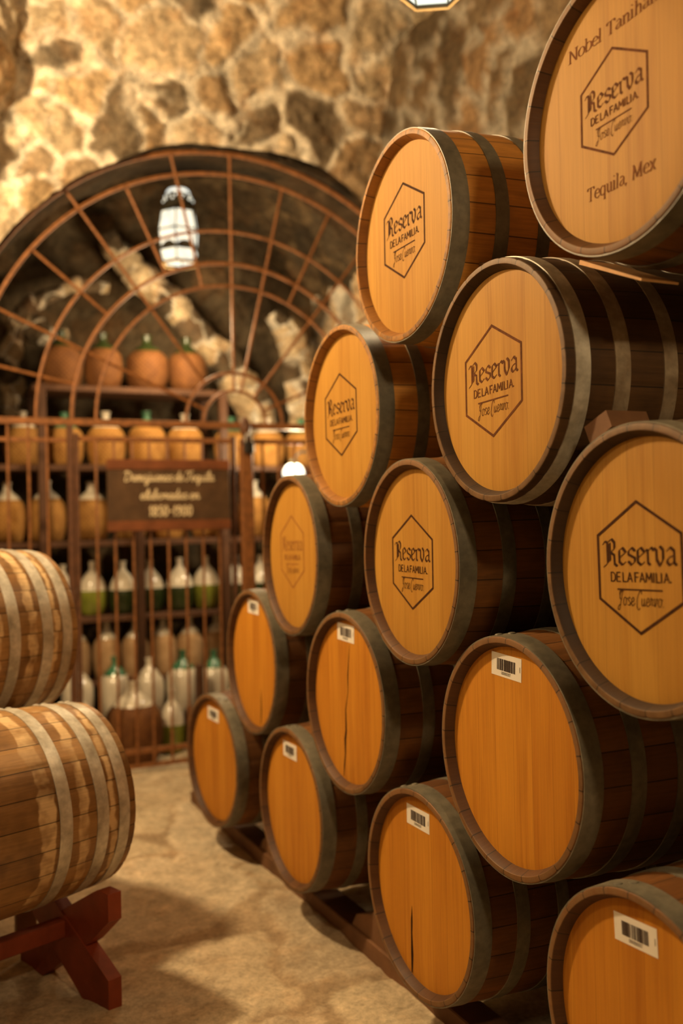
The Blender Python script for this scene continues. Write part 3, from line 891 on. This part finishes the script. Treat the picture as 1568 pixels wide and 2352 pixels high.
# third row
B_((.010, -.926, BZ + .940), -.035, 'far oak barrel of the third row, faint hexagonal burn on its head', G, roll=.1, stamp=('burn_faint', .276, -.0165, .0118, 1, 0))
d2 = B_((-.010, -1.873, BZ + .945), -.029, 'middle oak barrel of the third row, striped pale head with a black hexagonal burn', G, roll=.4, stamp=('burn', .279, -.010, -.002, -.5, 0))
d2.scale = (.985, .985, .985)
B_((.006, -2.795, BZ + .956), -.004, 'near oak barrel of the third row, dark hexagonal burn, cut by the photo edge', G, staves='staves_dark', roll=.2, stamp=('burn', .276, -.019, .0035, 1.5, 0))
# fourth row
B_((.004, -1.404, BZ + 1.410), -.013, 'far oak barrel of the fourth row, smooth pale head with a dark hexagonal burn', G, staves='staves_amber', roll=.3, stamp=('burn', .279, -.031, .0085, 1, 0))
B_((-.009, -2.317, BZ + 1.400), -.013, 'fourth-row oak barrel with a light metal band set behind its brown rim', G, staves='staves_dark', hoop='worn', roll=.15, stamp=('burn_mid', .2805, -.0295, .006, 2.5, .05))
# top row
B_((-.008, -1.863, BZ + 1.874), -.023, 'far oak barrel of the top row, hexagonal burn, outlined against the stone vault', G, staves='staves_amber', roll=.2, stamp=('burn', .279, -.0133, .0263, .5, .02))
B_((-.016, -2.776, BZ + 1.896), .008, 'top-row oak barrel with lettering above and below its hexagonal burn', G, roll=.1, stamp=('burn_mid', .224, -.0195, .0203, 2.5, .05),
   words=[('Nobel Tanihana', -.012, .160, .295, .019, 3.0), ('Tequila, Mex', -.002, -.160, .205, .020, 2.0)])

# left-hand pair
LA = R(22)
G2 = 'weathered barrels on the left of the aisle'
B_((-.757, -.964, BZ + .177), LA + PI, 'weathered light oak barrel with grey hoops lying on the red wooden stand', G2, staves='staves_light', hoop='grey', roll=.08, head='head_amber', rivets=[(1, .15), (2, .12), (0, .1)])
B_((-.825, -.395, BZ + .676), LA + PI, 'upper weathered oak barrel with grey hoops, above the one on the red stand', G2, staves='staves_light', hoop='grey', roll=.31, head='head_amber', rivets=[(1, .1)])

# ------------------------------------------------------------------ racks, runners, wedges
def boxthing(name, label, cat, c, d, mat, rot=None, bev=.004, group=None):
    o = MB().box((0, 0, 0), d, rot, bev).build(name, mat, loc=c)
    return tag(o, label, cat, group)
boxthing('rack_rail', 'dark timber runner on the floor under the heads of the bottom row', 'timber rail', (.19, -1.45, .035), (.11, 4.6, .07), 'rack_wood')
boxthing('rack_rail', 'dark timber runner under the back of the bottom row of barrels', 'timber rail', (.70, -1.45, .035), (.11, 4.6, .07), 'rack_wood')
for k, y in enumerate((-.46, -1.395, -2.32)):
    nm = ('between the first and second barrels', 'between the second and third barrels', 'between the third and fourth barrels')[k]
    for q, x in enumerate((.19, .70)):
        b = MB()
        z0, z1 = .07, .20
        b.prism([(-.26, 0), (.26, 0), (.22, .05), (.1, .09), (.06, .13), (-.06, .13), (-.1, .09), (-.22, .05)], .09, (0, 0, 0), (0, 1, 0), (0, 0, 1), (1, 0, 0))
        o = b.build('barrel_chock', 'rack_wood', smooth=False, loc=(x, y, .07))
        tag(o, ('front' if q == 0 else 'rear') + ' dark wooden chock ' + nm + ' of the bottom row', 'wedge', 'chocks under the bottom row')
def wedge(name, label, a, b, w, h0, h1, mat):
    a, b = Vector(a), Vector(b); d = b - a
    mid = (a + b) / 2
    mb = MB(); n = Vector((1, 0, 0)) * w
    uz = d.cross(Vector((1, 0, 0))).normalized()
    if uz.z < 0: uz = -uz
    vs = [a - mid, a - mid + n, b - mid + n, b - mid, a - mid + uz * h0, a - mid + n + uz * h0, b - mid + n + uz * h1, b - mid + uz * h1]
    mb.add(vs, [(0, 3, 2, 1), (4, 5, 6, 7), (0, 1, 5, 4), (1, 2, 6, 5), (2, 3, 7, 6), (3, 0, 4, 7)])
    return tag(mb.build(name, mat, smooth=False, loc=mid), label, 'wedge')
wedge('wooden_wedge', 'thin pale sliver of wood wedged under the top right lettered barrel', (.05, -2.585, 2.076), (.05, -2.78, 1.995), .10, .010, .005, 'sliver_wood')
wedge('wooden_wedge', 'dark square block of wood jammed above the near barrel of the third row', (.03, -2.635, 1.670), (.03, -2.705, 1.704), .11, .045, .04, 'rack_wood')
wedge('wooden_wedge', 'small dark wood chip between the far top barrel and the one with the light band', (.07, -2.15, 2.165), (.07, -2.2, 2.150), .1, .025, .022, 'rack_wood')

# red stand under the lower left barrel: two X frames, rails and a stretcher
ca, sa = math.cos(LA), math.sin(LA)
A = Vector((ca, sa, 0)); T = Vector((sa, -ca, 0))          # A: towards the aisle along the barrel; T: towards the viewer
bc = Vector((-.765, -.964, 0))
t = thing('barrel_stand', bc - A * .45, 'red-stained wooden stand with crossed legs under the lower left barrel', 'barrel stand')
t_o = bc - A * .45
def rel(p): return Vector(p) - t_o
for k, off in enumerate((-.062, -.74)):
    o = bc + A * off
    for s in (1, -1):
        mb = MB()
        # each leg rises from a foot on one side to an arm on the other; feet and arm tips are cut upright
        pl = [(.27, .37), (.27, .285), (.165, .195), (-.13, .0), (-.27, 0), (-.27, .105), (.19, .36), (.21, .37)]
        pl = [(s * p[0], p[1]) for p in pl]
        if s < 0: pl = pl[::-1]
        mb.prism(pl, .048, rel(o + A * (.002 * s)), T, (0, 0, 1), A)
        mb.build('leg', 'red_wood', t, False)
mb = MB(); a0 = bc + Vector((0, 0, .20))
mb.bar(rel(a0 - A * .08), rel(a0 - A * .72), .05, .055, .003)
mb.build('stretcher', 'red_wood', t, False)
# dark timber stand that carries the upper left barrel
bu = Vector((-.842, -.395, 0))
t_o = bu - A * .45
t = thing('barrel_stand', t_o, 'tall dark timber stand under the upper left barrel, mostly hidden behind the lower one', 'barrel stand')
for off in (-.14, -.72):
    for s in (.17, -.23):
        mb = MB(); p = bu + A * off + T * s
        mb.bar(rel(p), rel(p + Vector((0, 0, .79))), .07, .07, .004)
        mb.build('leg', 'rack_wood', t, False)
    mb = MB(); p = bu + A * off
    mb.prism([(-.29, 0), (.22, 0), (.22, .075), (.2, .07), (.1, .035), (0, .022), (-.1, .035), (-.2, .07), (-.29, .09)], .09, rel(p + Vector((0, 0, .765))), T, (0, 0, 1), A)
    mb.build('saddle', 'rack_wood', t, False)
    mb = MB()
    mb.bar(rel(p + T * .13 + Vector((0, 0, .72))), rel(p - T * .25 + Vector((0, 0, .72))), .07, .09, .004)
    mb.build('crossbar', 'rack_wood', t, False)

# ------------------------------------------------------------------ iron grille and gate in the arch
GY = 1.60
FX, FZ = .69, 2.14
def pt(r, deg, y=0):
    a = R(deg)
    return (r * math.sin(a), y, r * math.cos(a))
t = thing('iron_fanlight', (FX, GY, FZ), 'rusty iron fan grille of arcs and spokes filling the stone arch', 'iron grille')
for r, wd in ((1.715, .032), (1.58, .024), (1.22, .019), (1.015, .024), (.873, .02), (.322, .022), (.209, .02)):
    MB().tube([pt(r, d) for d in np.linspace(-90, 90, 60)], wd / 2, 8).build('arc', 'rust', t)
for deg, ra, rb in ((0, .209, 1.715), (13, .22, 1.58), (26, .873, 1.58), (38, .209, 1.58), (52, .873, 1.58), (66, .209, 1.58), (78, 1.015, 1.58),
                    (-13, .873, 1.715), (-25, 1.015, 1.58), (-37, .322, 1.715), (-51, 1.015, 1.58), (-66, .209, 1.715), (-78, 1.015, 1.58)):
    MB().tube([pt(ra, deg, .012), pt(rb, deg, .012)], .0095, 6).build('spoke', 'rust', t)
MB().bar((-1.72, 0, -.012), (1.72, 0, -.012), .03, .04, .003).build('transom', 'rust', t, False)
# fixed side panels left and right of the leaves
for sd, xs in (('left', (-.82, -.689, -.574, -.469)), ('right', (1.84, 1.95, 2.06, 2.17))):
    t = thing('iron_side_panel', (xs[0], GY, 0), 'rusty barred iron panel beside the gate, at its ' + sd, 'iron grille')
    for x in xs:
        q = MB(); dx = x - xs[0]
        q.tube([(dx, 0, .02), (dx, 0, 2.11)], .0085, 6)
        q.build('bar', 'rust', t)
    x0, x1 = (-1.05, -.33) if sd == 'left' else (1.74, 2.42)
    for z, h in ((2.02, .025), (.14, .035)):
        MB().bar((x0 - xs[0], .012, z), (x1 - xs[0], .012, z), .018, h, .002).build('rail', 'rust', t, False)
    MB().bar(((-.339 if sd == 'left' else 1.745) - xs[0], 0, 0), ((-.339 if sd == 'left' else 1.745) - xs[0], 0, 2.11), .035, .035, .003).build('post', 'rust_dark', t, False)
def leaf(x0, x1, bars, label, meet):
    t = thing('iron_gate_leaf', (x0, GY, 0), label, 'gate')
    for x in bars:
        MB().tube([(x - x0, 0, .05), (x - x0, 0, 2.03)], .0085, 6).build('bar', 'rust', t)
    for z, h in ((2.03, .03), (.14, .032), (.05, .025)):
        MB().bar((0, .011, z), (x1 - x0, .011, z), .018, h, .002).build('rail', 'rust', t, False)
    for x, wd in ((x0, .026), (x1, .03)):
        MB().bar((x - x0, 0, .03), (x - x0, 0, 2.06), .026, wd, .003).build('stile', 'rust_dark', t, False)
    return t
leaf(-.303, .672, (-.188, -.081, .029, .133, .245, .356, .466, .573), 'closed left leaf of the rusty barred iron gate, carrying the wooden sign', 1)
leaf(.79, 1.70, (.87, .98, 1.09, 1.20, 1.31, 1.42, 1.53, 1.62), 'right leaf of the rusty barred iron gate, mostly hidden by barrels', 0)
t = thing('gate_post', (.73, GY - .075, 0), 'thick rusty iron post where the gate leaves meet, with a finial on top', 'gate post')
MB().bar((0, 0, 0), (0, 0, 2.0), .075, .05, .006).build('shaft', 'rust', t, False)
MB().lathe([(.038, 2.0), (.04, 2.03), (.02, 2.05), (.034, 2.09), (.036, 2.12), (.022, 2.16), (.004, 2.18)], 14).build('finial', 'rust_dark', t)
t = thing('padlock', (.735, GY - .125, 1.98), 'black padlock with a shackle on the gate post beside the sign', 'padlock')
MB().box((0, 0, 0), (.065, .03, .075), None, .008).build('body', 'black_iron', t)
MB().tube([(-.022, 0, .03), (-.022, 0, .07), (-.012, 0, .09), (.012, 0, .09), (.022, 0, .07), (.022, 0, .03)], .006, 8).build('shackle', 'hoop_grey', t)

# sign
t = thing('wooden_sign', (.247, GY - .045, 1.69), 'dark wooden sign with cream script hanging on the iron gate', 'sign')
MB().box((0, 0, 0), (.76, .02, .31), None, .003).build('board', 'sign_wood', t, False)
for z in (.185, -.185):
    MB().box((0, -.002, z), (.765, .026, .062), None, .004).build('batten', 'sign_wood_red', t, False)
mb = MB(); tp = []
tp += text_polys('Damajuanas de Tequila', SCR, -.0, .085, .565, (.12, .06), .2, .033, .12)
tp += text_polys('elaboradas en', SCR, -.0, -.025, .375, (.12, .06), .2, .033, .12)
tp += text_polys('1850-1900', SCR, .0, -.125, .27, (.16, .08), .26, .038, .05)
add_polys(mb, tp, lambda a, b, k=0: (a, -.0165 - k, b))
mb.build('lettering', 'sign_paint', t, False)

# ------------------------------------------------------------------ shelving and demijohns behind the gate
t = thing('shelf_rack', (.45, 2.62, 0), 'tall dark timber shelving full of demijohns behind the gate', 'shelving')
for (z, x0, x1) in ((2.47, -.42, .88), (1.929, -.95, 1.75), (1.407, -.95, 1.75), (.887, -.95, 1.75)):
    MB().box(((x0 + x1) / 2 - .45, .08, z - .02), (x1 - x0, .42, .04), None, .004).build('shelf', 'shelf_wood', t, False)
for x, h in ((-.37, 2.47), (.275, 1.93), (.90, 2.47), (1.62, 2.0), (-.93, 1.93)):
    for y in (-.155, .33):
        MB().box((x - .45, y, h / 2), (.055, .05, h), None, .004).build('post', 'shelf_wood', t, False)

def prof_smooth(p, n=5):
    q = crom(p, n)
    return [(max(a[0], .0005), a[1]) for a in q]
def dj_meshes():
    D = {}
    # wicker-covered demijohn, unit height 1 up to the mouth
    body = prof_smooth([(.25, 0), (.33, .02), (.40, .2), (.42, .42), (.39, .60), (.30, .70)])
    sh = prof_smooth([(.30, .69), (.24, .76), (.14, .82), (.09, .87), (.085, .96)]) + [(.105, .97), (.105, 1.0), (.06, 1.0)]
    D['wicker'] = (body, sh)
    low = prof_smooth([(.24, 0), (.34, .03), (.42, .18), (.435, .36), (.42, .46)])
    up_ = prof_smooth([(.42, .46), (.36, .60), (.25, .72), (.14, .80), (.09, .85), (.085, .95)]) + [(.105, .96), (.105, 1.0), (.06, 1.0)]
    D['glass'] = (low, up_)
    return D
DJ = dj_meshes()
DJM = {}
def dj_mesh(kind, part, h, mat, wide):
    k = (kind, part, round(h, 3), mat, round(wide, 2))
    if k not in DJM:
        b = MB(); b.lathe([(r * h * wide, z * h) for r, z in DJ[kind][part]], 28)
        DJM[k] = b.mesh('body', mat, angle=40)
    return DJM[k]
def stopper(h, parent, mat='rack_wood'):
    k = ('stop', round(h, 3), mat)
    if k not in DJM:
        b = MB(); b.lathe([(.055 * h, .98 * h), (.06 * h, 1.0 * h), (.07 * h, 1.05 * h), (.03 * h, 1.06 * h)], 12)
        DJM[k] = b.mesh('stopper', mat)
    return link('stopper', DJM[k], parent)
ORD = ['first', 'second', 'third', 'fourth', 'fifth', 'sixth', 'seventh', 'eighth', 'ninth', 'tenth']
def demijohn(loc, h, kind, m0, m1, label, group, wide=1.0, rz=0.0, stop=False):
    t = thing('demijohn', loc, label, 'demijohn', group, rz)
    if kind == 'wicker':
        link('wicker_cover', dj_mesh('wicker', 0, h, m0, wide), t)
        link('glass_neck', dj_mesh('wicker', 1, h, m1, wide), t)
    else:
        link('liquid', dj_mesh('glass', 0, h, m0, wide), t)
        link('glass_shoulder', dj_mesh('glass', 1, h, m1, wide), t)
    if stop: stopper(h, t)
    return t
SY = 2.68
for k, (x, w_) in enumerate(((-.20, 1.0), (.09, .93), (.405, 1.05), (.70, 1.0))):  # darker wicker colour stands in for shade on the top shelf
    demijohn((x, SY, 2.471), .40, 'wicker', 'wicker_brown_shaded', 'glass_green', 'round wicker demijohn in painted shade, ' + ORD[k] + ' from the left on the topmost shelf', 'wicker demijohns on the top shelf', .86 * w_, k * 1.3)
for k, (x, h) in enumerate(((-.76, .38), (-.467, .37), (-.185, .37), (.10, .385), (.392, .395), (.676, .385), (1.03, .37), (1.32, .37), (1.60, .37))):
    demijohn((x, SY, 1.930), h, 'wicker', 'wicker', 'glass_pale' if k % 2 else 'glass_bright_green', 'tan wicker demijohn, ' + ORD[k] + ' from the left on the shelf above the sign', 'wicker demijohns on the shelf above the sign', .83, k * .9)
for k, (x, h) in enumerate(((-.86, .39), (-.575, .41), (-.314, .42), (-.012, .41), (.265, .39), (.54, .38), (.83, .40), (1.202, .42), (1.47, .39))):
    demijohn((x, SY, 1.408), h, 'wicker', 'wicker', 'glass_pale', 'broad tan wicker demijohn, ' + ORD[k] + ' from the left on the shelf behind the sign', 'wicker demijohns on the shelf behind the sign', .73, k * .7)
for k, (x, h) in enumerate(((-.80, .37), (-.50, .37), (-.227, .36), (-.02, .375), (.185, .37), (.39, .37), (.595, .38), (.805, .385), (1.02, .38), (1.23, .38))):
    yy = SY - .05 + (.02 if k % 2 else -.02)
    demijohn((x, yy, .888), h, 'glass', 'glass_yellow_green' if k in (3, 7) else 'glass_green', 'glass_pale', 'half-full green glass demijohn, ' + ORD[k] + ' from the left on the shelf below the sign', 'half-full glass demijohns on the shelf below the sign', .61, k * .5)
# carboys heaped on the floor under the shelves and in front of them
for k, (x, z) in enumerate(((-.14, .44), (.07, .44), (.27, .44), (.47, .44), (.67, .44), (.87, .44), (1.08, .44))):
    demijohn((x, 2.63, z), .40, 'wicker', 'wicker_pale', 'glass_pale', 'pale wicker carboy, ' + ORD[k] + ' from the left in the row under the lowest shelf', 'pale carboys in the back row under the shelf', .58, k)
boxthing('plank', 'low dark plank carrying the back row of carboys under the shelves', 'plank', (.45, 2.63, .42), (2.4, .26, .04), 'shelf_wood')
boxthing('plank_support', 'dark timber block under the left end of the low plank', 'block', (-.5, 2.63, .20), (.12, .25, .40), 'shelf_wood')
boxthing('plank_support', 'dark timber block under the right end of the low plank', 'block', (1.4, 2.63, .20), (.12, .25, .40), 'shelf_wood')
for k, (x, y, h, g) in enumerate(((-.19, 2.33, .39, 'glass_pale'), (.055, 2.31, .41, 'glass_bright_green'), (.29, 2.33, .38, 'glass_pale'), (.52, 2.31, .42, 'glass_bright_green'),
                                  (.75, 2.33, .40, 'glass_bright_green'), (.98, 2.31, .43, 'glass_pale'), (1.22, 2.32, .40, 'glass_bright_green'))):
    demijohn((x, y, .222), h, 'wicker', 'glass_pale', g, 'pale round carboy with a ' + ('green' if g == 'glass_bright_green' else 'clear') + ' neck, ' + ORD[k] + ' from the left on the low bench', 'pale carboys on the low bench behind the gate', .64, k * .8)
tag(MB().box((0, 0, 0), (1.9, .26, .04), None, .004).box((-.8, 0, -.1), (.05, .2, .162)).box((.8, 0, -.1), (.05, .2, .162)).build('bench', 'shelf_wood', smooth=False, loc=(.5, 2.305, .2)), 'low dark bench behind the gate carrying a row of pale carboys', 'bench')
demijohn((-.22, 2.05, 0), .48, 'glass', 'glass_green', 'glass_pale', 'round glass carboy on the floor at the left behind the gate', 'carboys standing in front on the floor', .52)
demijohn((.09, 1.945, 0), .52, 'wicker', 'wicker_brown_shaded', 'glass_pale', 'big carboy in a brown basket standing in front on the floor', 'carboys standing in front on the floor', .84, stop=True)
demijohn((.37, 2.06, 0), .42, 'glass', 'glass_yellow_green', 'glass_pale', 'green glass carboy on the floor just right of the basket carboy', 'carboys standing in front on the floor', .5)
demijohn((.82, 2.04, 0), .50, 'glass', 'glass_green', 'glass_pale', 'dark glass carboy on the floor behind the end of the barrel stack', 'carboys standing in front on the floor', .55)
boxthing('wooden_crate', 'small dark wooden crate on the floor behind the gate near the far barrel', 'crate', (.57, 1.95, .15), (.22, .2, .30), 'shelf_wood')
boxthing('wooden_stake', 'short dark reddish post standing behind the crate', 'post', (.585, 2.13, .28), (.05, .05, .56), 'shelf_wood')

# ------------------------------------------------------------------ lanterns
def lantern(loc, label, power, rz=0.0, chain=1.0, group='white glass lanterns'):
    t = thing('hanging_lantern', loc, label, 'lantern', group, rz)
    def ring(z, r): return [(r * math.cos(PI / 3 * k), r * math.sin(PI / 3 * k), z) for k in range(6)]
    lv = [(0.0, .112), (.075, .132), (.10, .128), (.21, .140), (.34, .118)]
    for k in range(6):
        for (a, b), nm in (((0, 1), 'lower_pane'), ((2, 3), 'pane'), ((3, 4), 'pane')):
            q = []
            for i in (a, b):
                z, r = lv[i]
                p0, p1 = Vector(ring(z, r)[k]), Vector(ring(z, r)[(k + 1) % 6])
                q.append((p0.lerp(p1, .04), p0.lerp(p1, .96)))
            MB().add([q[0][0], q[0][1], q[1][1], q[1][0]], [(0, 1, 2, 3)]).build(nm, 'pane', t, False)
    fr = MB()
    for k in range(6):
        fr.tube([ring(z, r + .002)[k] for z, r in lv], .0045, 6)
        # pointed tin valance over the lower panes
        p0, p1 = Vector(ring(.10, .131)[k]), Vector(ring(.10, .131)[(k + 1) % 6]); m = (p0 + p1) / 2
        d0, d1 = Vector(ring(.075, .134)[k]), Vector(ring(.075, .134)[(k + 1) % 6])
        fr.add([d0, d1, p1, m + Vector((0, 0, .045)), p0], [(0, 1, 2, 3, 4)])
    for z, r in ((0, .114), (.21, .142), (.34, .12)):
        rg = ring(z, r)
        for k in range(6): fr.tube([rg[k], rg[(k + 1) % 6]], .006, 6)
    fr.build('frame', 'tin', t, False)
    bt = MB(); rg = ring(-.011, .114)
    for k in range(6): bt.tube([rg[k], rg[(k + 1) % 6]], .0055, 6)
    bt.build('base_rim', 'tin_tan', t, False)
    MB().lathe([(.118, .345), (.112, .37), (.098, .405), (.085, .44), (.075, .47)], 24).build('cap', 'tin', t)
    MB().lathe([(.078, .462), (.08, .475), (.068, .492), (.03, .50)], 24).build('top_glow', 'pane_hot', t)
    MB().lathe([(.045, .497), (.03, .52), (.012, .56), (.012, .58)], 12).build('crown', 'tin_tan', t)
    for k in range(10):
        a = k * .628 + .2
        for z, r in ((.44, .087), (.415, .097)):
            MB().lathe([(.0001, -.009), (.007, -.006), (.009, 0), (.007, .006), (.0001, .009)], 8, c=(r * math.cos(a + z * 9), r * math.sin(a + z * 9), z)).build('light_hole', 'pane', t)
    n = max(4, int(chain / .045)); ch = MB()
    for i in range(n):
        z = .58 + i * .045; e = []
        for j in range(9):
            a = 2 * PI * j / 8
            e.append((.010 * math.cos(a), 0, .026 * math.sin(a)) if i % 2 else (0, .010 * math.cos(a), .026 * math.sin(a)))
        ch.tube([(p[0], p[1], p[2] + z + .024) for p in e], .003, 5)
    ch.build('chain', 'tin', t)
    point('lantern_light', (loc[0], loc[1], loc[2] - .42), power, (1, .74, .42), .1)
    return t
lantern((.49, 2.1, 3.265), 'glowing white glass lantern hanging behind the iron grille', 50, .1, .4)
lantern((.387, -1.419, 3.336), 'glowing white glass lantern cut by the top edge of the photo', 26, R(25.2 + 4), 1.2)

t = thing('wall_lamp', (1.27, 2.05, 1.85), 'bright small globe lamp glowing behind the far barrels', 'lamp')
MB().lathe(prof_smooth([(.0005, -.06), (.055, -.045), (.078, 0), (.055, .05), (.03, .065)]), 20).build('globe', 'bulb', t)
MB().lathe([(.032, .06), (.035, .08), (.02, .10), (.002, .105)], 14).build('cap', 'tin', t)
MB().tube([(0, 0, .1), (.05, 0, .15), (.4, 0, .16), (.74, 0, .16)], .009, 8).build('bracket', 'black_iron', t)
point('wall_lamp_light', (1.2, 1.85, 2.02), 40, (1, .8, .5), .05)
